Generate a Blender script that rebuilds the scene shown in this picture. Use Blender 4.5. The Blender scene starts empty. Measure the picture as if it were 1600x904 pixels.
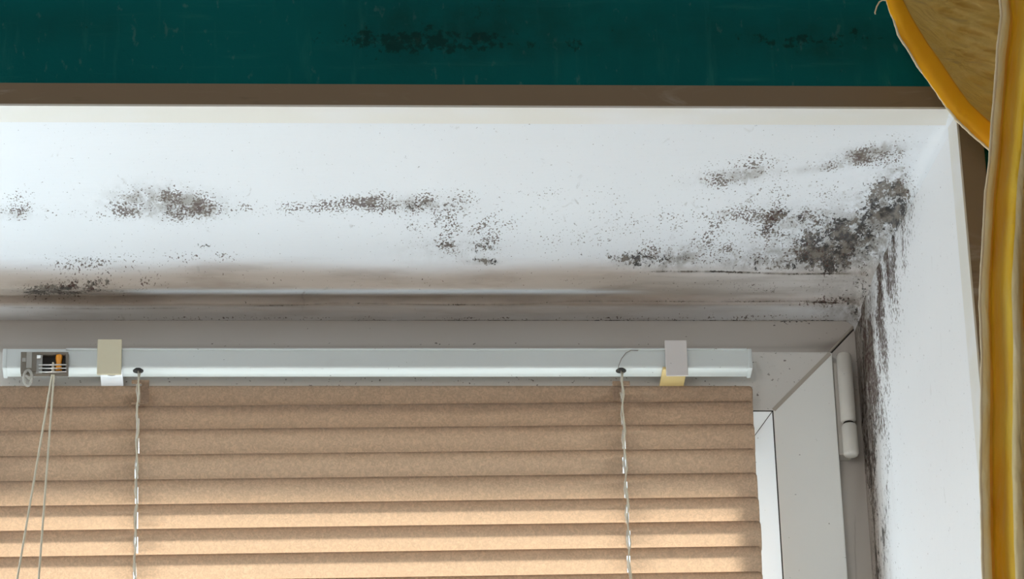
import bpy, bmesh, math, random
import numpy as np
from mathutils import Vector, Matrix
random.seed(7); rng = np.random.default_rng(11)
C = bpy.context.scene.collection
S = bpy.context.scene

# ------------------------------------------------------------------ camera
F = 6430.0
def nrm(v): v = np.array(v, float); return v/np.linalg.norm(v)
ZW = nrm((-360, 12152, -6430))            # world up seen from the camera
XW = np.array((1, -.001, 0.0)); XW[2] = -(ZW[0]*XW[0]+ZW[1]*XW[1])/ZW[2]; XW = nrm(XW)
YW = np.cross(ZW, XW)
R = np.array((XW, YW, ZW))                # camera -> world
CAM = -(R @ np.array((0, 0, -1.0)))*3.38  # the centre ray meets the window plane at the origin
cd = bpy.data.cameras.new('camera'); cam = bpy.data.objects.new('camera', cd); C.objects.link(cam)
cd.sensor_width = 36; cd.lens = 36*F/1600; cd.clip_start = .05
cam.matrix_world = Matrix([[*R[0], CAM[0]], [*R[1], CAM[1]], [*R[2], CAM[2]], [0, 0, 0, 1]])
S.camera = cam
# ------------------------------------------------------------------ light
w = bpy.data.worlds.new('sky'); S.world = w; w.use_nodes = True
w.node_tree.nodes['Background'].inputs[0].default_value = (.70, .85, 1.0, 1)
w.node_tree.nodes['Background'].inputs[1].default_value = 3.8
def light(name, kind, energy, color, loc, aim, sx=1, sy=1):
    l = bpy.data.lights.new(name, kind); l.energy = energy; l.color = color
    o = bpy.data.objects.new(name, l); C.objects.link(o); o.location = loc
    d = Vector(aim)-Vector(loc); o.rotation_euler = d.to_track_quat('-Z', 'Y').to_euler()
    if kind == 'AREA': l.shape = 'RECTANGLE'; l.size = sx; l.size_y = sy
    return o
SUN_EL, SUN_AZ = 47, 20
sv = (math.sin(math.radians(SUN_AZ))*math.cos(math.radians(SUN_EL)), math.cos(math.radians(SUN_AZ))*math.cos(math.radians(SUN_EL)), math.sin(math.radians(SUN_EL)))
sun = light('sun', 'SUN', 23.5, (.97, .985, .99), sv, (0, 0, 0)); sun.data.angle = math.radians(11.0)
# fill lamp added to light the room, unseen behind and left of the camera
light('room_fill', 'AREA', 34.5, (1.0, .96, .92), (-1.2, -4.35, -.9), (0, 0, -.5), 1.6, 1.3)
# daylight entering through the uncovered left pane (sky and sunlit ground outside)
light('window_daylight', 'AREA', 1.5, (.55, .83, 1.0), (-.98, .08, -.58), (-.2, -.75, -.05), .75, .75)
S.view_settings.view_transform = 'Standard'; S.view_settings.look = 'None'
S.view_settings.gamma = 1; S.view_settings.exposure = 0; S.view_settings.use_curve_mapping = False

def ray(px, py): return R @ np.array(((px-800)/F, (452-py)/F, -1.0))
def P(px, py, x=None, y=None, z=None):
    """the point of a plane of the room that this sight line meets"""
    d = ray(px, py)
    t = (x-CAM[0])/d[0] if x is not None else (y-CAM[1])/d[1] if y is not None else (z-CAM[2])/d[2]
    return CAM+d*t
def proj(p):
    q = (np.asarray(p)-CAM) @ R
    return 800-F*q[..., 0]/q[..., 2], 452+F*q[..., 1]/q[..., 2]

# ------------------------------------------------------------------ helpers
def smooth(a, b, x): t = np.clip((x-a)/(b-a), 0, 1); return t*t*(3-2*t)
def link(name, me, mat=None, parent=None, smooth_=False):
    o = bpy.data.objects.new(name, me); C.objects.link(o)
    if mat: me.materials.append(mat)
    if parent: o.parent = parent; o.matrix_parent_inverse = parent.matrix_world.inverted()
    if smooth_:
        for p in me.polygons: p.use_smooth = True
    return o
def empty(name, loc):
    o = bpy.data.objects.new(name, None); C.objects.link(o); o.location = loc
    o.matrix_world = Matrix.Translation(loc); o.empty_display_size = .05
    return o
def struct(o, label, cat):
    o['kind'] = 'structure'; o['label'] = label; o['category'] = cat; return o
def bm_obj(name, bm, mat, parent=None, sm=False, bevel=0, seg=2):
    if bevel:
        bmesh.ops.bevel(bm, geom=[e for e in bm.edges], offset=bevel, segments=seg, affect='EDGES', profile=.6)
    bmesh.ops.recalc_face_normals(bm, faces=bm.faces)
    me = bpy.data.meshes.new(name); bm.to_mesh(me); bm.free()
    o = link(name, me, mat, parent, sm)
    return o
def add_box(bm, a, b):
    x0, y0, z0 = a; x1, y1, z1 = b
    v = [bm.verts.new(p) for p in ((x0,y0,z0),(x1,y0,z0),(x1,y1,z0),(x0,y1,z0),(x0,y0,z1),(x1,y0,z1),(x1,y1,z1),(x0,y1,z1))]
    for f in ((0,3,2,1),(4,5,6,7),(0,1,5,4),(1,2,6,5),(2,3,7,6),(3,0,4,7)): bm.faces.new([v[i] for i in f])
def box(name, a, b, mat, parent=None, bevel=0, seg=2, sm=False):
    bm = bmesh.new(); add_box(bm, a, b); return bm_obj(name, bm, mat, parent, sm, bevel, seg)
def add_hull(bm, front, back):
    """closed prism between two polygons with the same number of corners"""
    a = [bm.verts.new(p) for p in front]; b = [bm.verts.new(p) for p in back]; n = len(a)
    bm.faces.new(a); bm.faces.new(b[::-1])
    for i in range(n): bm.faces.new((a[i], b[i], b[(i+1) % n], a[(i+1) % n]))
def extr_x(prof, x0, x1): return [(x0, y, z) for y, z in prof], [(x1, y, z) for y, z in prof]
def add_tube(bm, pts, r, n=8, cap=True):
    pts = [Vector(p) for p in pts]; rings = []
    rr = r if hasattr(r, '__len__') else [r]*len(pts)
    up = None
    for i, p in enumerate(pts):
        t = (pts[min(i+1, len(pts)-1)]-pts[max(i-1, 0)]).normalized()
        if up is None: up = t.orthogonal().normalized()
        up = (up-t*up.dot(t)).normalized(); s = t.cross(up)
        rings.append([bm.verts.new(p+(up*math.cos(k*2*math.pi/n)+s*math.sin(k*2*math.pi/n))*rr[i]) for k in range(n)])
    for a, b in zip(rings, rings[1:]):
        for k in range(n): bm.faces.new((a[k], a[(k+1) % n], b[(k+1) % n], b[k]))
    if cap: bm.faces.new(rings[0][::-1]); bm.faces.new(rings[-1])
def tube(name, pts, r, mat, parent=None, n=8):
    bm = bmesh.new(); add_tube(bm, pts, r, n); return bm_obj(name, bm, mat, parent, True)
def grid_mesh(name, P3, mat, parent=None, attr=None, sm=True, hole=None):
    """P3: rows x cols x 3"""
    r, c, _ = P3.shape
    idx = np.arange(r*c).reshape(r, c)
    q = np.stack((idx[:-1, :-1], idx[:-1, 1:], idx[1:, 1:], idx[1:, :-1]), -1)
    q = q[~hole] if hole is not None else q.reshape(-1, 4)
    me = bpy.data.meshes.new(name); me.from_pydata(P3.reshape(-1, 3).tolist(), [], q.tolist())
    if attr is not None:
        a = me.color_attributes.new('stain', 'FLOAT_COLOR', 'POINT')
        col = np.concatenate((attr.reshape(-1, attr.shape[-1]), np.ones((r*c, 4-attr.shape[-1]))), 1).astype(np.float32)
        a.data.foreach_set('color', col.ravel())
    return link(name, me, mat, parent, sm)
def chain(pts, k):
    """resample a polyline of pixels"""
    pts = np.array(pts, float); d = np.r_[0, np.cumsum(np.linalg.norm(np.diff(pts, axis=0), axis=1))]
    t = np.linspace(0, d[-1], k); return np.stack([np.interp(t, d, pts[:, i]) for i in range(pts.shape[1])], 1)

# ------------------------------------------------------------------ materials
class NT:
    def __init__(s, name, rough=.6, color=(.8, .8, .8), spec=.5):
        s.m = bpy.data.materials.new(name); s.m.use_nodes = True; s.t = s.m.node_tree
        s.b = s.t.nodes['Principled BSDF']; s.b.inputs['Roughness'].default_value = rough
        s.b.inputs['Base Color'].default_value = (*color, 1); s.b.inputs['Specular IOR Level'].default_value = spec
        s.tc = None
    def n(s, typ, **kw):
        nd = s.t.nodes.new(typ)
        for k, v in kw.items(): setattr(nd, k, v)
        return nd
    def l(s, a, b): s.t.links.new(a, b)
    def coord(s, scale=(1, 1, 1), rot=(0, 0, 0)):
        if s.tc is None: s.tc = s.n('ShaderNodeNewGeometry')     # world position: one scale for the whole place
        mp = s.n('ShaderNodeMapping'); mp.inputs['Scale'].default_value = scale; mp.inputs['Rotation'].default_value = rot
        s.l(s.tc.outputs['Position'], mp.inputs['Vector']); return mp.outputs[0]
    def noise(s, scale, detail=3, stretch=(1, 1, 1), rough=.55, dist=0):
        nd = s.n('ShaderNodeTexNoise'); nd.inputs['Scale'].default_value = scale; nd.inputs['Detail'].default_value = detail
        nd.inputs['Roughness'].default_value = rough; nd.inputs['Distortion'].default_value = dist
        s.l(s.coord(stretch), nd.inputs['Vector']); return nd.outputs['Fac']
    def math(s, op, a, b=None, c=None, clamp=False):
        nd = s.n('ShaderNodeMath', operation=op, use_clamp=clamp)
        for i, v in enumerate((a, b, c)):
            if v is None: continue
            if isinstance(v, (int, float)): nd.inputs[i].default_value = v
            else: s.l(v, nd.inputs[i])
        return nd.outputs[0]
    def step(s, v, a, b, lo=0., hi=1.):
        nd = s.n('ShaderNodeMapRange', interpolation_type='SMOOTHSTEP')
        for i, x in enumerate((v, a, b, lo, hi)):
            if isinstance(x, (int, float)): nd.inputs[i].default_value = x
            else: s.l(x, nd.inputs[i])
        return nd.outputs[0]
    def mix(s, f, a, b):
        nd = s.n('ShaderNodeMix', data_type='RGBA')
        for i, v in ((0, f), (6, a), (7, b)):
            if isinstance(v, (int, float)): nd.inputs[i].default_value = v
            elif isinstance(v, tuple): nd.inputs[i].default_value = (*v, 1)
            else: s.l(v, nd.inputs[i])
        return nd.outputs[2]
    def bump(s, h, strength, dist):
        nd = s.n('ShaderNodeBump'); nd.inputs['Strength'].default_value = strength; nd.inputs['Distance'].default_value = dist
        s.l(h, nd.inputs['Height']); s.l(nd.outputs[0], s.b.inputs['Normal'])
    def color(s, c): s.l(c, s.b.inputs['Base Color'])
    def attr(s):
        a = s.n('ShaderNodeVertexColor', layer_name='stain'); sp = s.n('ShaderNodeSeparateColor')
        s.l(a.outputs[0], sp.inputs[0]); return sp.outputs[0], sp.outputs[1], sp.outputs[2], a.outputs[1]

def mat_plaster(name, st_fine, st_blot, st_relief, c1=(.79, .83, .88), c2=(.83, .86, .91)):
    """white paint over plaster; the stain attribute says where specks, patches and grey mould grow"""
    m = NT(name, .62, spec=.25)
    a, b, c, d = m.attr()
    base = m.mix(m.noise(9, 3, st_relief), c1, c2)
    base = m.mix(m.step(d, 0., 1.), base, (.47, .395, .335))                        # yellowed dirt, plus the soffit roll's shade painted in
    streak = m.step(m.noise(60, 4, st_relief), .42, .75)
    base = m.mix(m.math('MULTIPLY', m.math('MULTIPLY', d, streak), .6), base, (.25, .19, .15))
    var = m.math('ADD', m.math('MULTIPLY', m.step(m.noise(48, 3, st_blot), .36, .64), 1.0), .42)      # uneven growth
    grey = m.math('MULTIPLY', m.math('MULTIPLY', c, 1.55), m.step(m.noise(120, 5, st_blot, .7), .30, .64), clamp=True)
    base = m.mix(m.math('MULTIPLY', grey, .80), base, (.20, .178, .155))
    smg = m.step(m.math('ADD', m.noise(100, 3, st_blot, .5, .8), m.math('MULTIPLY', m.math('ADD', m.math('MULTIPLY', a, .55), c), .28)), .70, .80)
    base = m.mix(m.math('MULTIPLY', smg, .34), base, (.30, .28, .25))
    n1 = m.noise(400, 5, st_blot, .68, .5)
    blot = m.step(m.math('ADD', n1, m.math('MULTIPLY', m.math('MULTIPLY', b, var), .33)), .685, .735)
    blotc = m.mix(m.step(m.noise(130, 4, st_blot, .65), .42, .60), (.022, .019, .018), (.19, .165, .14))
    n2 = m.noise(600, 3, st_fine, .55, 0)
    fine = m.step(m.math('ADD', n2, m.math('MULTIPLY', m.math('MULTIPLY', a, var), .30)), .705, .755)
    finec = m.mix(m.step(m.noise(230, 1), .45, .58), (.080, .040, .032), (.16, .13, .105))
    col = m.mix(m.math('MULTIPLY', blot, .90), base, blotc)
    col = m.mix(m.math('MULTIPLY', fine, .85), col, finec)
    m.color(col)
    h = m.math('ADD', m.math('MULTIPLY', m.noise(25, 4, st_relief), .9), m.math('MULTIPLY', m.noise(170, 3, st_relief), .16))
    h = m.math('ADD', h, m.math('MULTIPLY', blot, -.25)); m.bump(h, .55, .0022)
    m.l(m.math('ADD', m.math('MULTIPLY', blot, .25), .6, clamp=True), m.b.inputs['Roughness'])
    return m.m
M = {}
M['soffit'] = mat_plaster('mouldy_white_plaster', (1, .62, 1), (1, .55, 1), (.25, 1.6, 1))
M['reveal'] = mat_plaster('mouldy_white_reveal', (1, 1.1, .42), (1, 1.0, .30), (1, 1.4, .22), (.88, .895, .93), (.91, .925, .95))

m = NT('teal_wallpaper', .85, spec=.08)                      # coarse painted weave with dark damp spots
a, b, c, d = m.attr()
wv = m.math('MAXIMUM', m.step(m.noise(90, 4, (1, 1, .12)), .55, .80), m.step(m.noise(90, 4, (.12, 1, 1)), .56, .82))
col = m.mix(m.noise(12, 4), (.002, .105, .114), (.003, .150, .154))
col = m.mix(m.math('MULTIPLY', wv, .55), col, (.03, .20, .19))
sc = m.step(m.noise(150, 3, (1, 1, .5)), .63, .74); col = m.mix(m.math('MULTIPLY', sc, .30), col, (.12, .24, .23))
dk = m.step(m.math('ADD', m.noise(150, 5, (1,1,1), .65), m.math('MULTIPLY', b, .30)), .68, .80)
col = m.mix(m.math('MULTIPLY', dk, .6), col, (.006, .016, .013))
col = m.mix(m.math('MULTIPLY', m.math('MULTIPLY', c, m.noise(40, 3)), 1.2, clamp=True), col, (.008, .040, .034))
m.color(col); m.bump(m.math('ADD', wv, m.noise(220, 3)), .5, .0012); M['teal'] = m.m

m = NT('taupe_trim_paint', .42, spec=.4)
sm_ = m.step(m.noise(16, 5, (.35, 1, 1.6), .65, 1.2), .55, .68)
col = m.mix(m.math('MULTIPLY', sm_, .60), (.25, .185, .122), (.43, .38, .33))
col = m.mix(m.math('MULTIPLY', m.step(m.noise(55, 3, (.3, 1, 1)), .66, .76), .4), col, (.10, .06, .035))
m.color(col); m.bump(m.noise(80, 4, (.3, 1, 1)), .25, .001); M['taupe'] = m.m
m = NT('edge_cream_paint', .5)
m.color(m.mix(m.step(m.noise(14, 3, (.4, 1, 1)), .45, .7), (.79, .78, .74), (.82, .83, .85))); m.bump(m.noise(60, 3), .2, .001); M['cream_edge'] = m.m

def mat_pvc(name, colr, dirt, rough=.38, attr=False):
    m = NT(name, rough, colr, .45)
    sp = m.step(m.noise(330, 2, (1, 1, 1.3), .5), .745-dirt*.05, .79-dirt*.05)
    sm = m.step(m.noise(70, 4, (.5, 1, 1), .65), .60, .80)
    col = m.mix(m.noise(6, 2), colr, tuple(v*.92 for v in colr))
    col = m.mix(m.math('MULTIPLY', sm, .22*dirt), col, (.25, .20, .16))
    col = m.mix(m.math('MULTIPLY', sp, .75), col, (.07, .05, .04))
    if attr:
        a, b, c, d = m.attr()
        fine = m.step(m.math('ADD', m.noise(430, 3, (.6, 1, 1), .5), m.math('MULTIPLY', a, .34)), .76, .81)
        col = m.mix(m.math('MULTIPLY', c, .75), col, (.19, .155, .13))
        col = m.mix(m.math('MULTIPLY', fine, .85), col, (.06, .045, .038))
    m.color(col); m.bump(m.noise(240, 2), .06, .001)
    return m.m
M['pvc'] = mat_pvc('white_plastic_frame', (.56, .525, .49), .35, attr=True)
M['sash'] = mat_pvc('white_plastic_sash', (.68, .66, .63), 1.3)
M['sash_clean'] = mat_pvc('white_plastic_stile', (.84, .85, .83), .0)
M['bead'] = mat_pvc('white_plastic_bead', (.72, .75, .78), .0)
M['hinge'] = mat_pvc('cream_hinge_cover', (.60, .575, .53), .3, .32)
M['rail'] = mat_pvc('grey_white_enamel', (.66, .70, .70), .25, .28)
M['gasket'] = NT('black_gasket', .6, (.03, .027, .025)).m
M['groove'] = NT('weld_groove', .7, (.42, .38, .33)).m
M['dark'] = NT('dark_recess', .8, (.02, .018, .016)).m
M['ivory'] = mat_pvc('yellowed_ivory_plastic', (.74, .68, .50), .1, .3)
M['yellowp'] = mat_pvc('old_yellow_plastic', (.66, .50, .22), .5, .4)
M['whitep'] = mat_pvc('white_clip_plastic', (.72, .68, .67), .0, .3)
M['whiteclip'] = mat_pvc('bright_clip_plastic', (.80, .83, .88), .0, .3)
M['orangep'] = NT('orange_plastic', .35, (.85, .33, .02)).m
m = NT('chrome_pin', .22, (.78, .77, .74)); m.b.inputs['Metallic'].default_value = .9; M['metal'] = m.m
def mat_clear(name, tint, mixf, rough=.08):
    m = NT(name, rough, tint); tr = m.n('ShaderNodeBsdfTransparent'); tr.inputs[0].default_value = (*tint, 1)
    mx = m.n('ShaderNodeMixShader'); mx.inputs[0].default_value = mixf
    m.l(tr.outputs[0], mx.inputs[1]); m.l(m.b.outputs[0], mx.inputs[2]); m.l(mx.outputs[0], m.t.nodes['Material Output'].inputs[0]); return m.m
M['clear'] = mat_clear('clear_plastic', (.85, .84, .80), .38)
M['smoke'] = mat_clear('smoky_clear_plastic', (.42, .37, .31), .45)
m = NT('window_glass', .02, (1, 1, 1)); g = m.n('ShaderNodeBsdfGlossy'); g.inputs['Roughness'].default_value = .01
tr = m.n('ShaderNodeBsdfTransparent'); tr.inputs[0].default_value = (.94, .96, .95, 1); mx = m.n('ShaderNodeMixShader')
mx.inputs[0].default_value = .06; m.l(tr.outputs[0], mx.inputs[1]); m.l(g.outputs[0], mx.inputs[2])
m.l(mx.outputs[0], m.t.nodes['Material Output'].inputs[0]); M['glass'] = m.m

m = NT('tan_blind_slat', .42, (.50, .33, .20), .4)          # crinkled enamel that lets some light through
cr = m.noise(330, 4, (1, 1, 1), .7, 1.2)
col = m.mix(m.step(cr, .35, .7), (.24, .17, .122), (.53, .39, .285)); m.color(col); m.bump(cr, .55, .0014)
tl = m.n('ShaderNodeBsdfTranslucent'); tl.inputs[0].default_value = (.94, .76, .60, 1); mx = m.n('ShaderNodeMixShader'); mx.inputs[0].default_value = .37
m.l(m.b.outputs[0], mx.inputs[1]); m.l(tl.outputs[0], mx.inputs[2]); m.l(mx.outputs[0], m.t.nodes['Material Output'].inputs[0]); M['slat'] = m.m
m = NT('cream_cord', .7, (.74, .69, .56)); m.bump(m.noise(900, 2), .4, .0005); M['cord'] = m.m
M['ladder'] = NT('ladder_string', .6, (.70, .66, .58)).m
M['hair'] = NT('dark_hair', .6, (.16, .12, .09)).m

def mat_cloth(name, c1, c2, sheen, trans, wr, stretch):
    m = NT(name, .55, c1, .3)
    m.b.inputs['Sheen Weight'].default_value = sheen; m.b.inputs['Sheen Tint'].default_value = (1, .85, .6, 1)
    n1 = m.noise(22, 5, stretch, .6, 1.0)
    m.color(m.mix(m.step(n1, .35, .7), c1, c2)); 
    wv = m.math('ADD', m.math('MULTIPLY', m.noise(14, 4, stretch, .5, 1.6), 1.0), m.math('MULTIPLY', m.noise(60, 3, stretch, .5, .6), .25))
    m.bump(wv, wr, .012)
    tl = m.n('ShaderNodeBsdfTranslucent'); tl.inputs[0].default_value = (*c2, 1); mx = m.n('ShaderNodeMixShader'); mx.inputs[0].default_value = trans
    m.l(m.b.outputs[0], mx.inputs[1]); m.l(tl.outputs[0], mx.inputs[2]); m.l(mx.outputs[0], m.t.nodes['Material Output'].inputs[0]); return m.m
M['gold'] = mat_cloth('gold_satin', (.97, .58, .006), (.98, .68, .06), .5, .16, .6, (1, 1, .35))
M['pale'] = mat_cloth('pale_gold_satin', (.96, .80, .44), (.97, .87, .60), .6, .14, .9, (1, 1, .45))
M['hem'] = mat_cloth('orange_gold_hem', (.96, .44, .004), (.97, .50, .008), .1, .10, .08, (1, 1, .6))
M['lining'] = mat_cloth('pale_gold_lining', (.66, .46, .12), (.74, .55, .19), .2, .12, .9, (1, 1, 1.8))
M['piping'] = NT('cream_frayed_edge', .8, (.80, .68, .48)).m
M['room'] = NT('room_plaster', .8, (.52, .49, .44)).m
M['floorm'] = NT('wood_floor', .5, (.28, .19, .12)).m
m = NT('concrete_ground', .9, (.45, .44, .42)); m.color(m.mix(m.noise(1.5, 4), (.38, .37, .35), (.52, .51, .49))); M['ground'] = m.m
M['render'] = NT('outer_render', .8, (.65, .62, .58)).m

# ------------------------------------------------------------------ the setting: opening, soffit, reveal
D = .290                                   # depth of the window recess
YR = -D                                    # plane of the room wall
z_edge = P(800, 166.5, y=YR-.008)[2]            # soffit height at the room edge
def walk(spec):
    """cross section of the soffit from the frame (y=0) to the room edge, as (image row, y, z)"""
    d0 = P(800, 501, y=0); y, z = 0.0, d0[2]; out = [(501, y, z)]
    for v, ang in spec:
        # direction (-cos, +sin) until the sight line of row v is met
        o = CAM[1:]; r = ray(800, v)[1:]; dr = np.array((-math.cos(math.radians(ang)), math.sin(math.radians(ang))))
        A = np.array(((dr[0], -r[0]), (dr[1], -r[1]))); s = np.linalg.solve(A, o-np.array((y, z)))[0]
        y += dr[0]*s; z += dr[1]*s; out.append((v, y, z))
    out.append((166.5, YR-.008, z_edge)); return np.array(out)
PA = walk([(488, 14), (475, 8), (472, 78), (461, 82), (459.5, 40), (452.5, -20), (450.5, 10), (448, 42), (430, 46), (414, 38), (404, 20), (397, 4)])
PB = walk([(488, 14), (474, 10), (472, 82), (465, 84), (460, 40), (440, 7), (430, 0), (427, 60), (423, 62), (410, 20), (398, 8), (390, 1)])
vs = np.r_[np.arange(166.5, 400, 2.5), np.arange(400, 501.2, .8)]
def prof(Pr):
    Pr = Pr[np.argsort(Pr[:, 0])]; y = np.interp(vs, Pr[:, 0], Pr[:, 1]); z = np.interp(vs, Pr[:, 0], Pr[:, 2])
    k = np.array((1, 2, 1.))/4
    for _ in range(3): y[1:-1] = np.convolve(y, k, 'valid'); z[1:-1] = np.convolve(z, k, 'valid')
    return y, z
yA, zA = prof(PA); yB, zB = prof(PB)
XR0 = P(1345, 650, y=0)[0]                 # right reveal at the frame and at the room edge (it splays open)
XR1 = P(1496, 190, y=YR-.008)[0]
def reveal_x(y): return XR0+(XR1-XR0)*(-y/(D+.008))
XL = -1.42; ZB = -1.02                     # far left end and sill height of the opening

def gauss(px, py, cx, cy, rx, ry, ang=0, p=1.0):
    c, s = math.cos(math.radians(ang)), math.sin(math.radians(ang)); dx, dy = px-cx, py-cy
    u, v = (dx*c+dy*s)/rx, (-dx*s+dy*c)/ry; return np.exp(-(u*u+v*v)**p)
def dens(px, py, lst):
    o = np.zeros_like(px)
    for cx, cy, rx, ry, ang, k in lst: o = 1-(1-o)*(1-np.clip(k*gauss(px, py, cx, cy, rx, ry, ang), 0, .98))
    return o
def line_px(px, py, pts, wd):
    o = np.zeros_like(px)
    xs = [p[0] for p in pts]; ys = [p[1] for p in pts]; yy = np.interp(px, xs, ys)
    ends = smooth(xs[0], xs[0]+40, px)*(1-smooth(xs[-1]-25, xs[-1], px))
    return ends*np.exp(-((py-yy)/wd)**2)
# mould growths on the soffit: (centre x, centre y, radius x, radius y, turn, density)
FINE = [(230,322,60,20,0,.45),(330,325,40,18,0,.5),(1180,345,120,26,0,.40),(700,350,110,24,0,.25),(550,318,90,10,-4,.42),(270,318,70,26,4,.80),(300,330,50,10,0,.45),(20,332,42,12,0,.62),(30,305,55,20,0,.34),(140,332,110,12,0,.42),(420,326,170,12,-3,.38),(600,316,75,16,-4,.55),(690,306,70,16,0,.42),
        (640,325,90,16,0,.35),(940,302,50,12,3,.45),(840,300,60,10,0,.25),(1140,275,60,20,-8,.72),(1175,262,55,22,-8,.55),(1360,240,55,18,-12,.82),(1300,258,60,10,-10,.55),(1400,245,20,30,0,.4),
        (1200,345,95,30,0,.46),(1260,300,80,20,0,.38),(1410,290,26,26,0,.5),(740,352,70,26,0,.30),(720,385,80,18,0,.36),(880,370,160,40,0,.18),(1010,340,140,40,0,.16),(1060,395,110,16,0,.45),
        (1180,400,120,16,0,.52),(1120,378,120,18,0,.32),(300,400,90,10,0,.52),(150,415,130,16,0,.44),(110,450,95,12,0,.66),(200,440,80,12,0,.35),(450,432,260,12,0,.14),(900,440,260,10,0,.16),
        (1200,445,120,8,0,.32),(700,497,500,3,0,.40),(1150,495,200,6,0,.40),(380,497,110,3,0,.42),(120,470,110,8,0,.28),(1180,472,160,6,0,.28),(1300,470,40,12,0,.6),(1330,400,60,40,0,.5)]
BLOT = [(1348,362,42,18,-28,.97),(1300,395,46,9,0,.85),(1262,372,30,12,0,.55),(1405,300,14,30,10,.6),(660,320,60,10,0,.36),(270,330,60,10,0,.32),(720,385,60,12,0,.34),(900,350,120,30,0,.17),(1200,362,60,14,0,.42),(285,328,50,10,0,.26),(1355,345,52,34,-25,.86),(1325,385,62,36,-12,.92),(1300,405,60,16,0,.74),(1385,330,30,45,20,.75),(1240,345,60,16,0,.42),(1220,330,50,22,0,.38),(1380,292,22,22,0,.50),
        (1385,245,26,10,-10,.42),(1000,405,45,14,5,.58),(1050,405,40,12,0,.42),(975,400,28,10,0,.40),(1140,408,70,12,0,.36),(1215,418,60,8,0,.48),(755,408,26,6,0,.66),(735,382,70,14,0,.30),
        (640,322,60,12,0,.32),(700,345,60,16,0,.28),(640,352,20,8,0,.3),(105,452,80,9,2,.80),(170,440,60,7,0,.58),(60,455,40,7,0,.50),(320,384,18,5,0,.48),(300,402,60,6,0,.34),(130,405,70,8,0,.24),
        (860,404,30,6,0,.34),(1140,278,40,10,-8,.30),(1330,430,30,9,0,.5),(1345,455,16,18,0,.55),(1320,468,30,6,0,.6),(1200,452,60,6,0,.30),(1335,490,10,16,0,.7)]
GREY = [(255,315,75,22,3,.42),(1352,368,60,34,-28,.75),(1240,395,80,20,0,.35),(650,318,70,12,0,.28),(275,318,60,16,5,.36),(20,332,30,10,0,.25),(1150,275,48,10,-8,.52),(1355,240,48,11,-10,.62),(1280,262,50,6,-8,.22),(1350,375,72,52,-35,.62),(1385,315,26,50,15,.55),(1290,400,60,20,0,.45),
        (1060,403,34,14,-20,.60),(1000,408,50,12,0,.34),(1190,412,90,12,0,.36),(1240,345,80,26,0,.22),(755,408,22,5,0,.45),(1335,480,18,20,0,.75),(1310,480,40,16,0,.42),(700,390,80,20,0,.12),(105,452,75,8,0,.25),
        (640,318,50,8,0,.22),(975,470,500,5,0,.12)]
def soffit_attr(px, py):
    a, b, c = dens(px, py, FINE), dens(px, py, BLOT), dens(px, py, GREY)
    for pts, wd, k in (([(1000,424),(1120,424),(1240,428),(1345,427)], 1.6, 1.0), ([(380,478),(480,476),(520,473),(700,476),(800,475)], 1.1, .55), ([(0,480),(160,482),(300,481)], .9, .4),
                       ([(300,503),(600,501),(900,501),(1345,501)], 1.3, .8), ([(0,501),(200,500.5),(420,501)], .9, .5), ([(760,478),(900,470),(1150,471),(1260,470),(1345,473)], 1.2, .5),
                       ([(1240,471),(1345,474)], 1.8, .9)):
        c = np.maximum(c, k*line_px(px, py, pts, wd)); b = np.maximum(b, .8*k*line_px(px, py, pts, wd))
    # thin branching crack in the paint near the lip
    xs = 474+2*np.sin(py*.35); c = np.maximum(c, .55*np.exp(-((px-xs)/1.3)**2)*smooth(452, 456, py)*(1-smooth(478, 486, py)))
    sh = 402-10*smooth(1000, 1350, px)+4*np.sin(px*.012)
    d = smooth(sh-8, sh+38, py)*(.88-.28*smooth(900, 1250, px))  # dirt on the roll near the frame, deepened to paint in its shade
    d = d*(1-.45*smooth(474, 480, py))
    d = d*(1-.95*np.exp(-((py-455.5)/4.0)**2)*smooth(150, 260, px)*(1-smooth(880, 1060, px)))  # lip left pale so that its highlight is in the colour
    return np.stack((a, b, c, np.clip(d, 0, 1)), -1)
xs = np.unique(np.r_[np.linspace(XL, -.50, 60), np.linspace(-.50, XR1, 640)])
RF = .010
px_c = 800+xs/3.38*F
blend = smooth(820, 1120, px_c)
wob = .0006*np.sin(xs*23)+.0005*np.sin(xs*51+1)
Y = yA[:, None]*(1-blend)+yB[:, None]*blend; Z = zA[:, None]*(1-blend)+zB[:, None]*blend+wob*np.sin(np.clip((vs-166)/334, 0, 1)*math.pi)[:, None]
lim = reveal_x(Y); X = np.minimum(np.broadcast_to(xs, Y.shape), lim)
# columns slide to fit the splayed side, the last centimetre rolls down into the reveal
X = XL+(np.broadcast_to(xs, Y.shape)-XL)*(lim-XL)/(XR1-XL)
dd = np.clip((lim-X), 0, RF); Z = Z-(RF-np.sqrt(np.maximum(RF**2-(RF-dd)**2, 0)))
G = np.stack((X, Y, Z), -1); px, py = proj(G)
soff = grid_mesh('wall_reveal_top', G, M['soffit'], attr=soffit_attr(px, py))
struct(soff, 'white plastered underside of the window recess, spotted with black mould', 'plaster')

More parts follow.
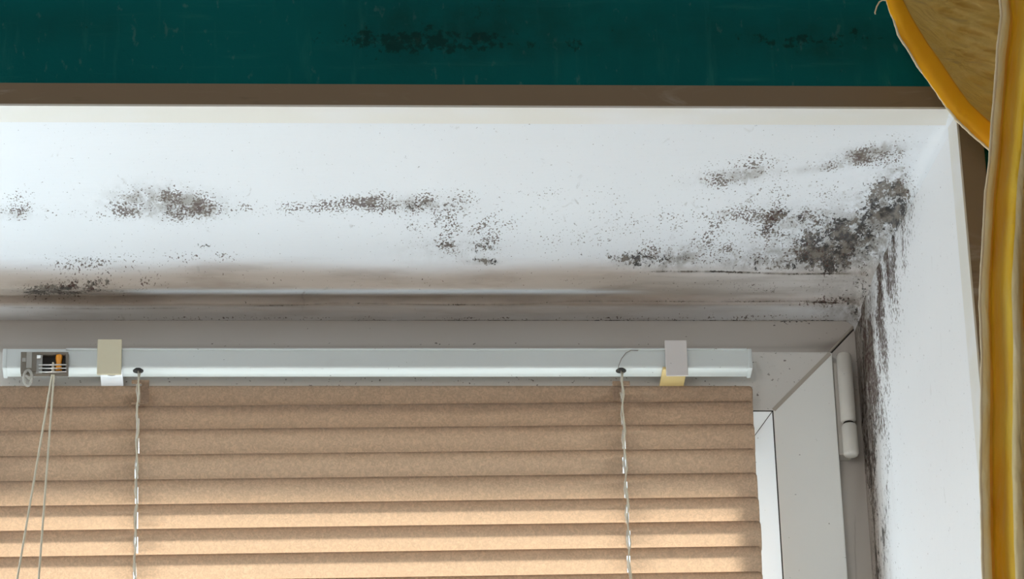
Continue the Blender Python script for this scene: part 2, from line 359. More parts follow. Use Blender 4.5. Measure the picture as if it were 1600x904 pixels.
# right reveal: rows follow height, columns follow depth
zt = Z[:, -1]                                      # meets the soffit's rolled edge
ty = Y[:, -1]
yy = np.r_[np.linspace(YR-.008, -.1, 70), np.linspace(-.1, 0, 90)[1:]]
ztop = np.interp(yy, ty[np.argsort(ty)], zt[np.argsort(ty)])
rows = np.unique(np.r_[np.linspace(0, .32, 230), np.linspace(.32, 1, 50)])
Zr = ztop[None]*(1-rows[:, None])+ZB*rows[:, None]; Yr = np.broadcast_to(yy, Zr.shape)
edge = .0006*np.sin(Zr*31)+.0003*np.sin(Zr*83+2)
Xr = reveal_x(Yr)+edge*np.sin(np.clip((Yr-YR)/D, 0, 1)*math.pi*.95)*smooth(0, .05, rows)[:, None]-.010*smooth(-.016, -.001, Yr)*smooth(0.02, .3, rows)[:, None]*0
G = np.stack((Xr, Yr, Zr), -1); px, py = proj(G)
def reveal_attr(px, py, Y_):
    k = (Y_-YR)/D                                  # 0 at the room, 1 at the frame
    fade = 1-smooth(430, 1250, py)*.65
    a = smooth(.60, .97, k)*.55*fade+dens(px, py, [(1385,480,30,140,8,.34),(1395,380,26,60,10,.36),(1400,300,20,40,0,.5),(1385,420,30,110,12,.5),(1375,560,24,120,5,.35),(1420,300,14,22,0,.3)])
    b = smooth(.74, 1.0, k)*.50*fade+dens(px, py, [(1400,335,22,40,15,.7),(1380,400,24,60,15,.42),(1372,460,22,60,12,.42),(1362,520,18,60,8,.5),(1375,640,12,120,6,.42),(1385,800,10,150,4,.36)])
    c = smooth(.80, 1.0, k)*.42*fade+dens(px, py, [(1405,325,14,34,15,.6),(1345,490,12,60,8,.55),(1350,560,10,110,6,.3)])
    for pts, wd, s in (([(430,1338),(520,1334),(640,1352),(760,1362),(904,1371),(1100,1384)], 1.5, .95), ([(600,1338),(700,1346),(800,1356),(904,1366)], 1.0, .5)):
        yv = np.interp(py, [p[0] for p in pts], [p[1] for p in pts]); c = np.maximum(c, s*np.exp(-((px-yv)/wd)**2)); b = np.maximum(b, .9*s*np.exp(-((px-yv)/(wd*1.5))**2))
    d = smooth(.70, 1.0, k)*.80
    return np.stack([np.clip(v, 0, 1) for v in (a, b, c, d)], -1)
rev = grid_mesh('wall_reveal_right', G, M['reveal'], attr=reveal_attr(px, py, Yr))
struct(rev, 'white right side of the window recess with dark mould along the frame', 'plaster')
box('wall_reveal_left', (XL-.08, YR, ZB), (XL, .02, z_edge+.01), M['room']); struct(bpy.data.objects['wall_reveal_left'], 'plain left side of the window recess', 'wall')

# teal wall around the opening: a fine piece above, plain pieces around it
TW = P(700, 131.5, y=YR-.008)[2]               # top edge of the trim
XT = P(1538, 232, y=YR-.008)[0]                # outer edge of the right trim
CEIL = .42; FLOOR = -2.45; RL, RRX = -2.1, 1.35
gx = np.linspace(-.52, .60, 380); gz = np.linspace(z_edge, z_edge+.16, 70)
G = np.stack(np.broadcast_arrays(gx[None, :], np.full((1, 1), YR), gz[:, None]), -1); px, py = proj(G)
TB = [(640,4,90,22,0,.95),(740,4,60,16,0,.95),(690,0,160,10,0,.9),(760,60,80,22,0,.45),(690,88,60,12,0,.45),(620,100,30,16,0,.45),(1250,8,70,12,0,.95),(1340,20,60,14,0,.7),(1400,60,50,20,0,.5),(1180,20,60,20,0,.4),(900,10,50,20,0,.4),(1430,128,30,8,0,.6),(1385,90,20,10,0,.4),(560,10,50,20,0,.4)]
att = np.stack((np.zeros_like(px), dens(px, py, TB), dens(px, py, [(700,20,170,60,0,.8),(1290,10,150,40,0,.8),(950,20,250,60,0,.5),(100,20,200,30,0,.35)]), np.zeros_like(px)), -1)
wl = empty('wall_front', (0, YR, 0)); struct(wl, 'dark teal wall with rough weave and black damp spots above the window', 'wall')
grid_mesh('wallpaper', G[::-1], M['teal'], wl, attr=att)
bm = bmesh.new()
for a, b in (((RL, YR, z_edge+.16), (RRX, YR+.10, CEIL)), ((RL, YR, z_edge), (-.52, YR+.1, z_edge+.16)), ((.60, YR, z_edge), (RRX, YR+.1, z_edge+.16)),
             ((XR1+.003, YR, FLOOR), (RRX, YR+.10, z_edge)), ((RL, YR, FLOOR), (XL-.08, YR+.1, z_edge)), ((XL-.08, YR, FLOOR), (XR1+.003, YR+.1, ZB-.04))): add_box(bm, a, b)
bm_obj('wallpaper', bm, M['teal'], wl)
# masonry above and right of the recess (closes the recess towards outdoors)
bm = bmesh.new(); add_box(bm, (RL, YR+.10, z_edge+.05), (RRX, .065, CEIL)); add_box(bm, (XR1+.004, YR+.1, FLOOR), (RRX, .065, z_edge+.05)); add_box(bm, (RL, YR+.1, FLOOR), (XL-.08, .065, z_edge+.05)); add_box(bm, (XL-.08, YR+.1, FLOOR), (XR1+.004, .065, ZB-.04))
add_box(bm, (XR0+.012, -.02, ZB-.04), (XR1+.004, .065, z_edge+.05)); add_box(bm, (XL-.08, .0, P(800, 501, y=0)[2]+.004), (XR0+.012, .065, z_edge+.05))
o = bm_obj('wall_outer', bm, M['render']); struct(o, 'masonry around the window recess', 'wall')

# taupe trim round the opening with its cream return, mitred at the corner
zt0 = z_edge-.0005
t1 = empty('trim_1', (0, YR, zt0)); struct(t1, 'flat taupe painted strip along the top edge of the window recess', 'trim')
bm = bmesh.new()
add_hull(bm, [(XL-.1, YR-.008, zt0), (XL-.1, YR-.008, TW), (XT, YR-.008, TW), (XR1, YR-.008, zt0)], [(XL-.1, YR, zt0), (XL-.1, YR, TW), (XT, YR, TW), (XR1, YR, zt0)])
bm_obj('strip', bm, M['taupe'], t1, bevel=.0008, seg=2)
ye = -D+.0115
zi = np.interp(ye, yA[np.argsort(yA)], zA[np.argsort(yA)])
bm = bmesh.new(); add_hull(bm, [(XL, YR-.0085, zt0-.0006), (XL, ye, zi-.003), (XL, ye+.0012, zi+.001), (XL, YR-.0085, zt0+.0012)], [(XR1, YR-.0085, zt0-.0006), (reveal_x(ye), ye, zi-.003), (reveal_x(ye), ye+.0012, zi+.001), (XR1, YR-.0085, zt0+.0012)])
o = bm_obj('corner_strip', bm, M['cream_edge'], t1); o['label'] = 'cream painted return of the strip'
t2 = empty('trim_2', (XR1, YR, zt0)); struct(t2, 'flat taupe painted strip down the right edge of the window recess', 'trim')
bm = bmesh.new()
add_hull(bm, [(XR1+.0005, YR-.008, ZB), (XR1+.0005, YR-.008, zt0), (XT, YR-.008, TW), (XT, YR-.008, ZB)], [(XR1+.0005, YR, ZB), (XR1+.0005, YR, zt0), (XT, YR, TW), (XT, YR, ZB)])
bm_obj('strip', bm, M['taupe'], t2, bevel=.0008, seg=2)
bm = bmesh.new(); add_hull(bm, [(XR1-.0008, YR-.0085, zt0-.001), (XR1+.0006, YR-.0085, zt0-.001), (reveal_x(ye)+.001, ye+.001, zi-.002), (reveal_x(ye)-.0012, ye, zi-.002)], [(XR1-.0008, YR-.0085, ZB), (XR1+.0006, YR-.0085, ZB), (reveal_x(ye)+.001, ye+.001, ZB), (reveal_x(ye)-.0012, ye, ZB)])
o = bm_obj('corner_strip', bm, M['cream_edge'], t2); o['label'] = 'cream painted return of the strip'

# the rest of the room and outdoors
def slab(name, a, b, mat, label, cat): return struct(box(name, a, b, mat), label, cat)
slab('floor', (RL, -4.5, FLOOR-.05), (RRX, YR, FLOOR), M['floorm'], 'wooden floor of the room', 'floor')
slab('ceiling', (RL, -4.5, CEIL), (RRX, .1, CEIL+.05), M['room'], 'ceiling of the room', 'ceiling')
slab('wall_left', (RL-.05, -4.5, FLOOR), (RL, YR, CEIL), M['room'], 'left wall of the room', 'wall')
slab('wall_right', (RRX, -4.5, FLOOR), (RRX+.05, YR, CEIL), M['room'], 'right wall of the room', 'wall')
slab('wall_back', (RL, -4.55, FLOOR), (RRX, -4.5, CEIL), M['room'], 'back wall of the room', 'wall')
slab('ground', (-30, .12, FLOOR-1.3), (30, 50, FLOOR-1.2), M['ground'], 'pale concrete ground outdoors', 'ground')
slab('window_sill', (XL, YR-.10, ZB-.03), (XR1-.002, .0, ZB), M['sash_clean'], 'white window sill under the window', 'sill'); bpy.data.objects['window_sill'].data.materials[0] = NT('gloss_white_sill', .4, (.86, .87, .88)).m

# ------------------------------------------------------------------ the window
wn = empty('window_1', (0, 0, ZB)); struct(wn, 'white plastic window with hinged right sash and weld seams', 'window')
Zf = P(800, 501, y=0)[2]                         # frame top where the plaster meets it
YS = -.014                                       # face of the sash, proud of the frame
zs_top = P(1240, 549, y=YS)[2]; xs_r = P(1300.5, 560, y=YS)[0]
zg = P(1200, 641, y=YS)[2]; xg = P(1208.5, 650, y=YS)[0]     # gasket line between sash and bead
xs_l = -.49
fx1 = XR0+.010
# fixed frame: head with a mitre into the jamb
mz = zs_top+.010
def quad_prism(name, pts, y0, y1, mat, parent, bevel=.0008):
    bm = bmesh.new(); add_hull(bm, [(x, y0, z) for x, z in pts], [(x, y1, z) for x, z in pts]); return bm_obj(name, bm, mat, parent, bevel=bevel)
cz = Zf+.02
# mitre runs from the plaster corner to the sash corner
mA = P(1331, 513, y=0); mB = P(1293, 553, y=0)
dirm = (mB-mA)/np.linalg.norm(mB-mA); q0 = mA-dirm*.03; q1 = mB+dirm*.012
# head as a fine sheet so that dirt can follow the corner
gx = np.linspace(XL, q0[0], 360); G = []
gzv = np.linspace(q1[2], q0[2], 60)
xm = q0[0]+(q1[0]-q0[0])*(gzv-q0[2])/(q1[2]-q0[2])
Xh = XL+(gx[None]-XL)*(xm[:, None]-XL)/(q0[0]-XL)
G = np.stack(np.broadcast_arrays(Xh, np.zeros((1, 1)), gzv[:, None]), -1)
def frame_attr(px, py):
    a = dens(px, py, [(700,506,600,4,0,.42),(1210,540,50,10,0,.55),(1190,544,24,6,0,.6),(1300,520,60,16,0,.32),(1100,520,100,10,0,.25),(1335,600,12,90,4,.4),(300,595,300,10,0,.5),(1100,595,200,10,0,.4)])
    c = dens(px, py, [(700,501,900,3,0,.40),(1335,505,14,14,0,.8),(1320,505,40,6,0,.5),(1196,546,24,2.5,0,.7),(1342,560,12,70,5,.55),(1350,700,10,120,5,.38),(1318,706,16,5,0,.55),(1326,600,4,60,0,.3)])
    yv = np.interp(py, [620, 760, 800, 860, 904], [1325, 1333, 1336, 1336, 1338]); c = np.maximum(c, .6*np.exp(-((px-yv)/.9)**2)*smooth(790, 820, py))
    return np.stack((a, a*0, c, a*0), -1)
px, py = proj(G)
fr_ = grid_mesh('frame_head', G[::-1], M['pvc'], wn, attr=frame_attr(px, py))
gz2 = np.unique(np.r_[np.linspace(q0[2], q0[2]-.28, 220), np.linspace(q0[2]-.28, ZB, 40)])[::-1]
left = np.where(gz2 > q1[2], q0[0]+(q1[0]-q0[0])*(gz2-q0[2])/(q1[2]-q0[2]), q1[0])
G = np.stack((left[:, None]+(fx1-left[:, None])*np.linspace(0, 1, 60)[None], np.broadcast_to(0., (len(gz2), 60)), np.broadcast_to(gz2[:, None], (len(gz2), 60))), -1)
px, py = proj(G); grid_mesh('frame_jamb', G, M['pvc'], wn, attr=frame_attr(px, py))
tube('weld_seam', [(q0[0], -.0002, q0[2]), (q1[0], -.0002, q1[2])], .0011, M['groove'], wn, 6)
bm = bmesh.new(); add_tube(bm, [(q0[0]+.0022, .0006, q0[2]), (q1[0]+.0022, .0006, q1[2])], .0009, 6); add_tube(bm, [(q0[0]-.0014, .0006, q0[2]), (q1[0]-.0014, .0006, q1[2])], .0007, 6)
bm_obj('weld_groove', bm, M['dark'], wn, True)
# frame body behind the faces, rails outside the sash
bm = bmesh.new(); add_box(bm, (XL, .0005, zs_top-.012), (fx1, .06, Zf+.004)); add_box(bm, (xs_r-.012, .0005, ZB), (fx1, .06, zs_top-.012)); add_box(bm, (XL, .0005, ZB), (fx1, .06, ZB+.05)); add_box(bm, (XL, .0005, ZB), (XL+.05, .06, zs_top)); add_box(bm, (xs_l-.06, .0005, ZB), (xs_l+.012, .06, zs_top))
bm_obj('frame_body', bm, M['sash_clean'], wn)
# opening sash: mitred rails
sb = ZB+.035
def mitre(name, outer, inner, mat, side):
    (ox0, oz0, ox1, oz1), (ix0, iz0, ix1, iz1) = outer, inner
    p = {'top': [(ox0, oz1), (ox1, oz1), (ix1, iz1), (ix0, iz1)], 'right': [(ox1, oz1), (ox1, oz0), (ix1, iz0), (ix1, iz1)],
         'bottom': [(ox1, oz0), (ox0, oz0), (ix0, iz0), (ix1, iz0)], 'left': [(ox0, oz0), (ox0, oz1), (ix0, iz1), (ix0, iz0)]}[side]
    return quad_prism(name, p, YS, .045, mat, wn, .0012)
il = xs_l+(xs_r-xg)
O_, I_ = (xs_l, sb, xs_r, zs_top), (il, sb+(zs_top-zg), xg, zg)
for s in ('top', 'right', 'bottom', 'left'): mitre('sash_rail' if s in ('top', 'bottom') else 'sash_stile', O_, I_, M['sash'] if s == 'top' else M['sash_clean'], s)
# raised weld line on the sash mitre
bm = bmesh.new(); wq = .0016
a0 = Vector((xs_r-.002, YS, zs_top-.002)); b0 = Vector((xg+.0005, YS, zg+.0005)); dv = (b0-a0).normalized(); nv = Vector((dv.z, 0, -dv.x))
add_hull(bm, [a0+nv*wq+Vector((0,-.0007,0)), a0-nv*wq+Vector((0,-.0007,0)), b0-nv*wq+Vector((0,-.0007,0)), b0+nv*wq+Vector((0,-.0007,0))], [a0+nv*wq+Vector((0,.001,0)), a0-nv*wq+Vector((0,.001,0)), b0-nv*wq+Vector((0,.001,0)), b0+nv*wq+Vector((0,.001,0))])
bm_obj('weld_seam', bm, M['groove'], wn)
# black gasket line, then sloping glazing bead, mitred
bw = .0160; YG = .012
def ring(name, o, i, yo, yi, mat, t=.004, parent=None):
    for s in range(4):
        oc = [(o[0], o[3]), (o[2], o[3]), (o[2], o[1]), (o[0], o[1])]; ic = [(i[0], i[3]), (i[2], i[3]), (i[2], i[1]), (i[0], i[1])]
        a, b = s, (s+1) % 4
        bm = bmesh.new()
        add_hull(bm, [(oc[a][0], yo, oc[a][1]), (oc[b][0], yo, oc[b][1]), (ic[b][0], yi, ic[b][1]), (ic[a][0], yi, ic[a][1])], [(oc[a][0], yo+t, oc[a][1]), (oc[b][0], yo+t, oc[b][1]), (ic[b][0], yi+t, ic[b][1]), (ic[a][0], yi+t, ic[a][1])])
        bm_obj(name, bm, mat, parent or wn)
def inset(r, d): return (r[0]+d, r[1]+d, r[2]-d, r[3]-d)
ring('gasket', inset(I_, -.0002), inset(I_, .0008), YS+.0002, YS+.0004, M['gasket'], .02)
bi = inset(I_, .0008); ring('glazing_bead', bi, inset(bi, bw), YS+.0004, YG-.004, M['bead'], .012)
for k in (0, 1):       # dark mitre joint of the bead at the two upper corners
    xa = bi[2] if k == 0 else bi[0]; sg = -1 if k == 0 else 1
    tube('bead_joint', [(xa, YS+.0003, bi[3]), (xa+sg*bw, YG-.0042, bi[3]-bw)], .00035, M['gasket'], wn, 5)
gi = inset(bi, bw-.004)
box('pane', (gi[0], YG, gi[1]), (gi[2], YG+.004, gi[3]), M['glass'], wn)
# fixed left light without a blind
l0 = (XL+.05, ZB+.05, xs_l-.06, zs_top-.012)
ring('glazing_bead', l0, inset(l0, bw), -.002, .012, M['bead'], .012); gi = inset(l0, bw-.004)
box('pane', (gi[0], YG+.006, gi[1]), (gi[2], YG+.010, gi[3]), M['glass'], wn)
# hinge with two covers
hx = P(1320, 600, y=-.016)[0]; ha = P(1320, 542, y=-.03)[2]; hm = P(1322, 651, y=-.03)[2]; hb = P(1326, 702, y=-.03)[2]
hx_t = hx-.0035
hg = box('hinge', (hx_t-.0045, -.012, hb+.004), (hx_t+.0065, .0, ha-.004), M['hinge'], wn, .0015)
def cyl(name, z0, z1, r, mat, parent, x=hx, y=-.018):
    bm = bmesh.new(); c = .0022; prof = [(z0, r*.55), (z0+c*.3, r*.85), (z0+c, r), (z1-c, r), (z1-c*.3, r*.85), (z1, r*.55)]
    rings = []
    for z, rr in prof: rings.append([bm.verts.new((x+rr*math.cos(k*math.pi/12), y+rr*math.sin(k*math.pi/12), z)) for k in range(24)])
    for a, b in zip(rings, rings[1:]):
        for k in range(24): bm.faces.new((a[k], a[(k+1) % 24], b[(k+1) % 24], b[k]))
    bm.faces.new(rings[0][::-1]); bm.faces.new(rings[-1]); return bm_obj(name, bm, mat, parent, True)
cyl('hinge_cover', hm+.0006, ha, .0062, M['hinge'], hg, hx+.0005); cyl('hinge_cover', hb, hm-.0006, .0063, M['hinge'], hg, hx+.0008); cyl('hinge_pin', hm-.002, hm+.002, .0045, M['dark'], hg, hx+.0006)

# ------------------------------------------------------------------ the venetian blind
bl = empty('venetian_blind', (0, -.035, P(600, 543, y=-.045)[2])); bl['label'] = 'tan slatted window blind with grey white headrail, partly lowered in front of the window'; bl['category'] = 'blind'
yb0 = -.0455; yb1 = yb0+.0175                      # front and back of the headrail
def tilt(x): return .0                             # the rail hangs level
zr1 = P(600, 545, y=yb0)[2]; zr0 = P(600, 574.5, y=yb0)[2]
xh0 = P(4, 560, y=yb0)[0]; xh1 = P(1176, 570, y=yb0)[0]
# rolled U profile with a rounded lower front edge
prof_ = [(yb0, zr1), (yb0, zr0+.0022)]+[(yb0+.0022-.0022*math.cos(t), zr0+.0022-.0022*math.sin(t)) for t in np.linspace(.3, 1.57, 4)]+[(yb1-.002, zr0), (yb1, zr0+.002), (yb1, zr1), (yb1-.0012, zr1), (yb1-.0012, zr0+.0015), (yb0+.0012, zr0+.0015), (yb0+.0012, zr1-.0006)]
bm = bmesh.new(); f, b = extr_x(prof_, xh0+.003, xh1-.003); add_hull(bm, f, b)
bmesh.ops.triangulate(bm, faces=[q for q in bm.faces if len(q.verts) > 4])
bm_obj('headrail', bm, M['rail'], bl)
for xa, xb in ((xh0, xh0+.0035), (xh1-.0035, xh1)):
    box('end_cap', (xa, yb0-.0005, zr0-.0004), (xb, yb1+.0004, zr1+.0004), M['rail'], bl, .0010)
bm = bmesh.new(); add_box(bm, (xh0+.05, yb0-.0012, zr1-.0012), (xh1-.004, yb0+.0004, zr1+.0004)); bm_obj('rolled_lip', bm, M['rail'], bl, bevel=.0005)
# brackets: front plate, top return, lower clip with a screw hole
def bracket(xa, xb, va, vb, front, low, lowx, name):
    yf = yb0-.0035; a = P(xa, va, y=yf); b = P(xb, vb, y=yf)
    br = box('mounting_bracket', (a[0], yf, b[2]), (b[0], yf+.0022, a[2]), front, bl, .0006); br['label'] = name
    bm = bmesh.new(); add_box(bm, (a[0]+.001, yf+.0015, zr1+.001), (b[0]-.001, YS, a[2]-.0006)); bm_obj('top_plate', bm, front, br, bevel=.0004)
    zl = zr0-.0026
    c0 = P(lowx[0], 590, z=zl)[0]; c1 = P(lowx[1], 590, z=zl)[0]
    bm = bmesh.new(); add_box(bm, (c0, yf+.001, zl), (c1, YS, zl+.0024)); lw = bm_obj('lower_clip', bm, low, br, bevel=.0005)
    cx = (c0+c1)/2; bm = bmesh.new(); bmesh.ops.create_cone(bm, cap_ends=True, segments=20, radius1=.0042, radius2=.0042, depth=.0006, matrix=Matrix.Translation((cx, yf+.0075, zl-.0002))); bmesh.ops.create_cone(bm, cap_ends=True, segments=20, radius1=.0022, radius2=.0022, depth=.0008, matrix=Matrix.Translation((cx, yf+.0075, zl-.0004)))
    bm_obj('screw', bm, M['metal'] if low is not M['yellowp'] else M['dark'], br)
    return br
bracket(152.5, 189.5, 529.5, 584, M['ivory'], M['whiteclip'], (157, 192), 'yellowed ivory bracket with a bright white lower clip')
bracket(1038.5, 1075.5, 531, 586, M['whitep'], M['yellowp'], (1033, 1071), 'white bracket with a yellowed lower clip')

# slats: inner edge up, outer edge down, slotted for the cords
cordx = [P(215, 700, y=-.034)[0], P(975, 700, y=-.034)[0]]
pitch = .0219; SW = .0262; yc = -.034
xsl0 = P(-4, 650, y=yc)[0]; xsl1 = P(1177, 650, y=yc)[0]
def make_slat(theta, xa=xsl0, xb=xsl1):
    """theta: lean from the vertical; the room side edge is the upper one"""
    crown = .0020; nu = 13; us = np.linspace(-1, 1, nu)
    xsx = [xa, xa+.0006, xa+.0014, xa+.003]
    for c in cordx: xsx += [c-.030, c-.0012, c+.0012, c+.030]
    xsx += list(np.linspace(cordx[0]+.05, cordx[1]-.05, 8)); xsx += [xb-.003, xb-.0014, xb-.0006, xb]; xsx = np.array(sorted(xsx))
    G = np.zeros((nu, len(xsx), 3)); st, ct = math.sin(theta), math.cos(theta)
    for j, x in enumerate(xsx):
        e = min(x-xa, xb-x); cut = .0032*(1-math.sqrt(max(0, 1-(1-min(e, .003)/.003)**2)))
        hw = SW/2-cut
        for i, u in enumerate(us):
            s = u*hw; n = crown*(1-u*u)                        # crown bulges to the room/below side
            # along slat: (-y, +z) up to the room; normal to the room-down side
            G[i, j] = (x, -s*st-n*ct, s*ct-n*st)
    hole = np.zeros((nu-1, len(xsx)-1), bool)
    for c in cordx:
        j = int(np.where(np.isclose(xsx, c-.0012))[0][0]); hole[3:9, j] = True
    return G, hole
TH = math.radians(13)
TOPS = [602.5, 629.5, 664.8, 703.5, 741.5, 780, 818.5, 858, 898]
def slat_z(k, th=TH):
    row = TOPS[k] if k < 9 else 898+39.4*(k-8)
    return P(800, row, y=yc-math.sin(th)*SW/2)[2]-math.cos(th)*SW/2
G, hole = make_slat(TH)
z_first = slat_z(1)
proto = None; NS = 20
Gt, ht = make_slat(math.radians(46))
for k in range(NS):
    if k == 0:
        # topmost slat is twisted: closed at the left, tipped further open at the right
        Gk = G.copy(); tw = smooth(-.1, .25, G[..., 0])[..., None]*.55; Gk = G*(1-tw)+Gt*tw
        o = grid_mesh('slat', Gk, M['slat'], bl, hole=hole); o['label'] = 'topmost slat, tipped further open at its right end'
        md = o.modifiers.new('thick', 'SOLIDIFY'); md.thickness = .0004; md.offset = 0
        o.location = Vector((0, yc, slat_z(0)))-bl.location; o.matrix_parent_inverse = Matrix()
    else:
        if proto is None:
            proto = grid_mesh('slat', G, M['slat'], bl, hole=hole); proto.matrix_parent_inverse = Matrix(); md = proto.modifiers.new('thick', 'SOLIDIFY'); md.thickness = .0004; md.offset = 0; o = proto
        else:
            o = proto.copy(); C.objects.link(o); o.parent = bl
        o.location = Vector((random.uniform(-.0006, .0006), yc+random.uniform(-.0003, .0003), slat_z(k)+random.uniform(-.0002, .0002)))-bl.location
        o.rotation_euler = (random.uniform(-.025, .025), -math.radians(.46+.04*k if k < 9 else .8), 0)
zbot = slat_z(NS-1)-pitch*1.2
box('bottom_rail', (xsl0, yc-.010, zbot-.012), (xsl1, yc+.010, zbot), M['slat'], bl, .002)
# ladder strings in front and behind, the lift cord through the slots
off = math.sin(TH)*SW/2+.0016
for c in cordx:
    top = zr0+.003
    # oval slot in the underside of the rail
    bm = bmesh.new(); bmesh.ops.create_cone(bm, cap_ends=True, segments=16, radius1=.0042, radius2=.0042, depth=.0012, matrix=Matrix.Translation((c-.0004, yb0+.0045, zr0-.0001)) @ Matrix.Diagonal((1.0, .95, 1, 1))); bm_obj('cord_slot', bm, M['dark'], bl)
    pts = [(c-.0004, yb0+.0035, top-.003), (c, yc-off, z_first+pitch*1.2)]
    zz = z_first+pitch*.7
    while zz > zbot: pts.append((c+random.uniform(-.0006, .0006), yc-off+random.uniform(-.0004, .0004), zz)); zz -= pitch*.5
    tube('ladder_cord', pts, .00055, M['ladder'], bl, 6)
    pts2 = [(c+.0012, yb0+.0065, top-.003)]+[(c+.0012*math.sin(i*2.1), yc+.0009*math.cos(i*1.7)-.0105+.0006, z_first+pitch*1.3-i*pitch*.5) for i in range(2*NS)]
    tube('lift_cord', pts2, .0006, M['cord'], bl, 6)
    tube('ladder_cord', [(c, yc+off, zr0-.001), (c, yc+off, zbot)], .0005, M['ladder'], bl, 6)
    bm = bmesh.new()
    for k in range(NS+1):
        zc = z_first+pitch-k*pitch; add_tube(bm, [(c-.0006, yc-off, zc+.010), (c-.0016, yc-off+.001, zc+.002), (c-.0004, yc-off, zc-.006)], .0006, 5)
    bm_obj('ladder_rung', bm, M['ladder'], bl, True)
    # small tan keeper on the uppermost slat
    sgn = -1 if c < 0 else 1
    bm = bmesh.new(); x0 = c-.0055 if c < 0 else c-.010
    zc = z_first+pitch*1.15; yk = yc-off-.0003
    if c < 0: add_box(bm, (c-.0055, yk, zc+.0045), (c+.0085, yk+.0012, zc+.0075)); add_box(bm, (c+.0025, yk, zc-.014), (c+.0085, yk+.0012, zc+.0045)); add_box(bm, (c-.0055, yk, zc-.014), (c+.0025, yk+.0012, zc-.0125))
    else: add_box(bm, (c-.0075, yk, zc+.0025), (c+.0065, yk+.0012, zc+.0065)); add_box(bm, (c-.0075, yk, zc-.011), (c-.003, yk+.0012, zc+.0025))
    bm_obj('cord_keeper', bm, M['slat'], bl, bevel=.0003)
# fine hair bent over the rail
tube('loose_thread', [tuple(P(x, y, y=yb0-.0012)) for x, y in ((965, 580), (967, 570), (971, 560), (978, 551), (986, 547), (997, 547.5))], .00022, M['hair'], bl, 5)
# cord lock of clear plastic with metal pins and an orange roller
yk = yb0-.002
def rect(xa, va, xb, vb, y=yk): a = P(xa, va, y=y); b = P(xb, vb, y=y); return a[0], b[0], b[2], a[2]
x0, x1, z0, z1 = rect(34, 553, 106, 586)
lk = box('cord_lock', (x0, yk+.0006, z0), (x1, yk+.0022, z1), M['dark'], bl, .0003); lk['label'] = 'clear plastic cord lock with metal pins and an orange roller'
def lbox(name, xa, va, xb, vb, mat, t=.0014, dy=0, bev=.0003):
    a0, a1, b0, b1 = rect(xa, va, xb, vb); return box(name, (a0, yk-t-dy, b0), (a1, yk+.0008-dy, b1), mat, lk, bev)
for v0, v1 in ((552, 556), (583, 587)): lbox('housing_rail', 33, v0, 107, v1, M['smoke'], .003)
lbox('housing_body', 33, 556, 57, 583, M['smoke'], .0035); lbox('housing_rib', 57, 557, 66, 586, M['clear'], .0032); lbox('housing_rib', 42, 553, 50, 578, M['clear'], .0042); lbox('housing_rail', 103, 555, 107, 584, M['smoke'], .003)
lbox('metal_plate', 58, 558, 64, 563, M['metal'], .004); lbox('metal_plate', 35, 562, 41, 568, M['clear'], .004)
a0, a1, b0, b1 = rect(87, 556, 97, 580)
bm = bmesh.new(); add_tube(bm, [((a0+a1)/2, yk-.0008, b0), ((a0+a1)/2, yk-.0008, b0+.002), ((a0+a1)/2, yk-.0008, (b0+b1)/2), ((a0+a1)/2, yk-.0008, b1-.002), ((a0+a1)/2, yk-.0008, b1)], [.0026, .0028, .0022, .0028, .0026], 14); bm_obj('roller', bm, M['orangep'], lk, True)
for v in (570, 575.5, 581): tube('pin', [tuple(P(60, v, y=yk-.003)), tuple(P(104, v-.5, y=yk-.003))], .0007, M['metal'], lk, 8)
# clear hook for the tilt wand
bm = bmesh.new()
hc = P(43.5, 590, y=yk-.004)
pts = [(hc[0]+.0032*math.cos(t), hc[1], hc[2]+.0068*math.sin(t)) for t in np.linspace(0, 2*math.pi, 20)]
add_tube(bm, pts, .0013, 8); add_tube(bm, [(hc[0]-.002, hc[1], hc[2]+.002), (hc[0]+.002, hc[1], hc[2]-.001)], .0013, 8)
h_ = bm_obj('wand_hook', bm, M['clear'], bl, True); h_['label'] = 'clear plastic hook'
# pull cords hanging to the left
for ax, bx, dx in ((81, 27, 0), (84, 60.5, .0)):
    A = P(83, 566, y=yk-.002); B0 = P(ax, 588, y=yb0-.004); B = P(bx, 904, y=-.085); ext = B+(B-B0)*1.5
    tube('pull_cord', [tuple(A), tuple(B0)]+[tuple(B0+(B-B0)*t) for t in (.25, .5, .75, 1)]+[tuple(ext)], .00085, M['cord'], bl, 8)

# ------------------------------------------------------------------ the curtain
YC = YR-.075
ct = empty('gold_curtain', tuple(P(1560, 904, y=YC))); ct['label'] = 'gold satin curtain with turned orange hem and frayed pale edge, right of window'; ct['category'] = 'curtain'
edge_l = chain([(1350,-130),(1368,-60),(1386,0),(1391,18),(1397,32),(1405,58),(1420,80),(1434,104),(1455,132),(1480,168),(1494,187),(1520,212),(1545,233),(1572,262)], 90)
band = chain([(1360,-130),(1384,-60),(1407,0),(1418,22),(1432,46),(1447,70),(1463,92),(1480,118),(1497,143),(1512,163),(1530,180),(1547,195),(1580,225)], 90)
right = chain([(1640,-130),(1640,-60),(1640,0),(1640,60),(1640,120),(1640,180),(1640,240)], 90)
def cloth_grid(A, B, n, yfun):
    G = np.zeros((len(A), n, 3))
    for j in range(n):
        s = j/(n-1)
        for i in range(len(A)):
            p = A[i]*(1-s)+B[i]*s; G[i, j] = P(p[0], p[1], y=YC+yfun(i/(len(A)-1), s, p))
    return G
def swag_y(t, s, p):      # soft creases running out from the hem
    u = p[0]-p[1]*.62
    return .006*math.sin(u*.035+1)+.0022*math.sin(p[1]*.16+p[0]*.02)*smooth(.05, .35, s)*(1-.5*s)+.0018*math.sin(p[1]*.33-p[0]*.11)*smooth(.1, .3, s)+.004*math.sin(s*3.1)
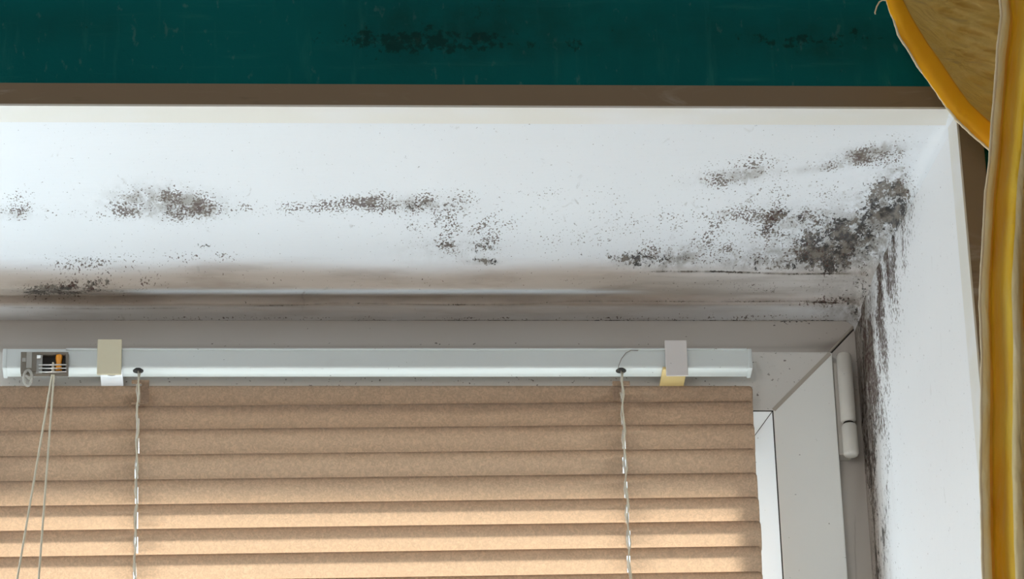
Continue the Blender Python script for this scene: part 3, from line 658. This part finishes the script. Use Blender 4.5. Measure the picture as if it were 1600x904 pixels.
G = cloth_grid(band, right, 60, swag_y); o = grid_mesh('swag', G, M['lining'], ct); md = o.modifiers.new('t', 'SOLIDIFY'); md.thickness = .001; o['label'] = 'creased pale gold inner side of the swag'
G = cloth_grid(edge_l, band+np.array((1.5, -1)), 14, lambda t, s, p: -.0035-.003*math.sin(s*math.pi)+.0012*math.sin(t*17)); o = grid_mesh('hem_band', G, M['hem'], ct); md = o.modifiers.new('t', 'SOLIDIFY'); md.thickness = .0012; o['label'] = 'smooth deep orange turned hem'
tube('frayed_edge', [tuple(P(p[0]+random.uniform(-.5, .5), p[1], y=YC-.0042)) for p in edge_l], [.00085+.0003*random.random() for _ in edge_l], M['piping'], ct, 7)
tube('loose_thread', [tuple(P(x, y, y=YC-.004)) for x, y in ((1386, 1), (1379, 0), (1374, 3), (1370, 10), (1367, 20), (1368, 22))], .0006, M['piping'], ct, 6)
# hanging panel in deep vertical folds in front of the swag
el = chain([(1552,-220),(1556,-140),(1560,-60),(1562,0),(1565,22),(1562,45),(1558,80),(1555,130),(1550,190),(1546,250),(1540,300),(1536,370),(1532,440),(1531,480),(1534,560),(1533,650),(1532,740),(1534,830),(1536,904),(1540,1050),(1542,1250),(1556,1800),(1575,2500)], 300)
n = 90; G = np.zeros((len(el), n, 3)); wid = .235
for i, p in enumerate(el):
    base = P(p[0], p[1], y=YC-.030)
    sc = 1-.10*smooth(-50, 300, p[1])
    for j in range(n):
        s = j/(n-1); dx = wid*s**1.15
        fold = -.012*math.cos(min(dx/.009, math.pi))*1.0 if dx < .028 else 0
        ph = dx/.0285*math.pi*2+.25*math.sin(p[1]*.006)
        yv = YC-.030+.016*math.sin(ph-.9)*smooth(.0, .012, dx)+.0035*math.sin(dx*380+p[1]*.02)*smooth(.03, .08, dx)
        yv += .0007*math.sin(p[1]*.045+dx*300)+.0005*math.sin(p[1]*.11-dx*220)
        G[i, j] = (base[0]+dx*sc, yv, base[2])
o = grid_mesh('hanging_panel', G, M['gold'], ct); md = o.modifiers.new('t', 'SOLIDIFY'); md.thickness = .001
o.data.materials.append(M['pale'])
for q in o.data.polygons:
    j = q.index % (n-1); sdx = wid*((j+.5)/(n-1))**1.15
    if sdx < .0075 or .0245 < sdx < .036: q.material_index = 1
tube('frayed_edge', [(g[0], g[1]-.0008, g[2]) for g in G[:, 0]], [.0009+.0003*random.random() for _ in el], M['piping'], ct, 7)
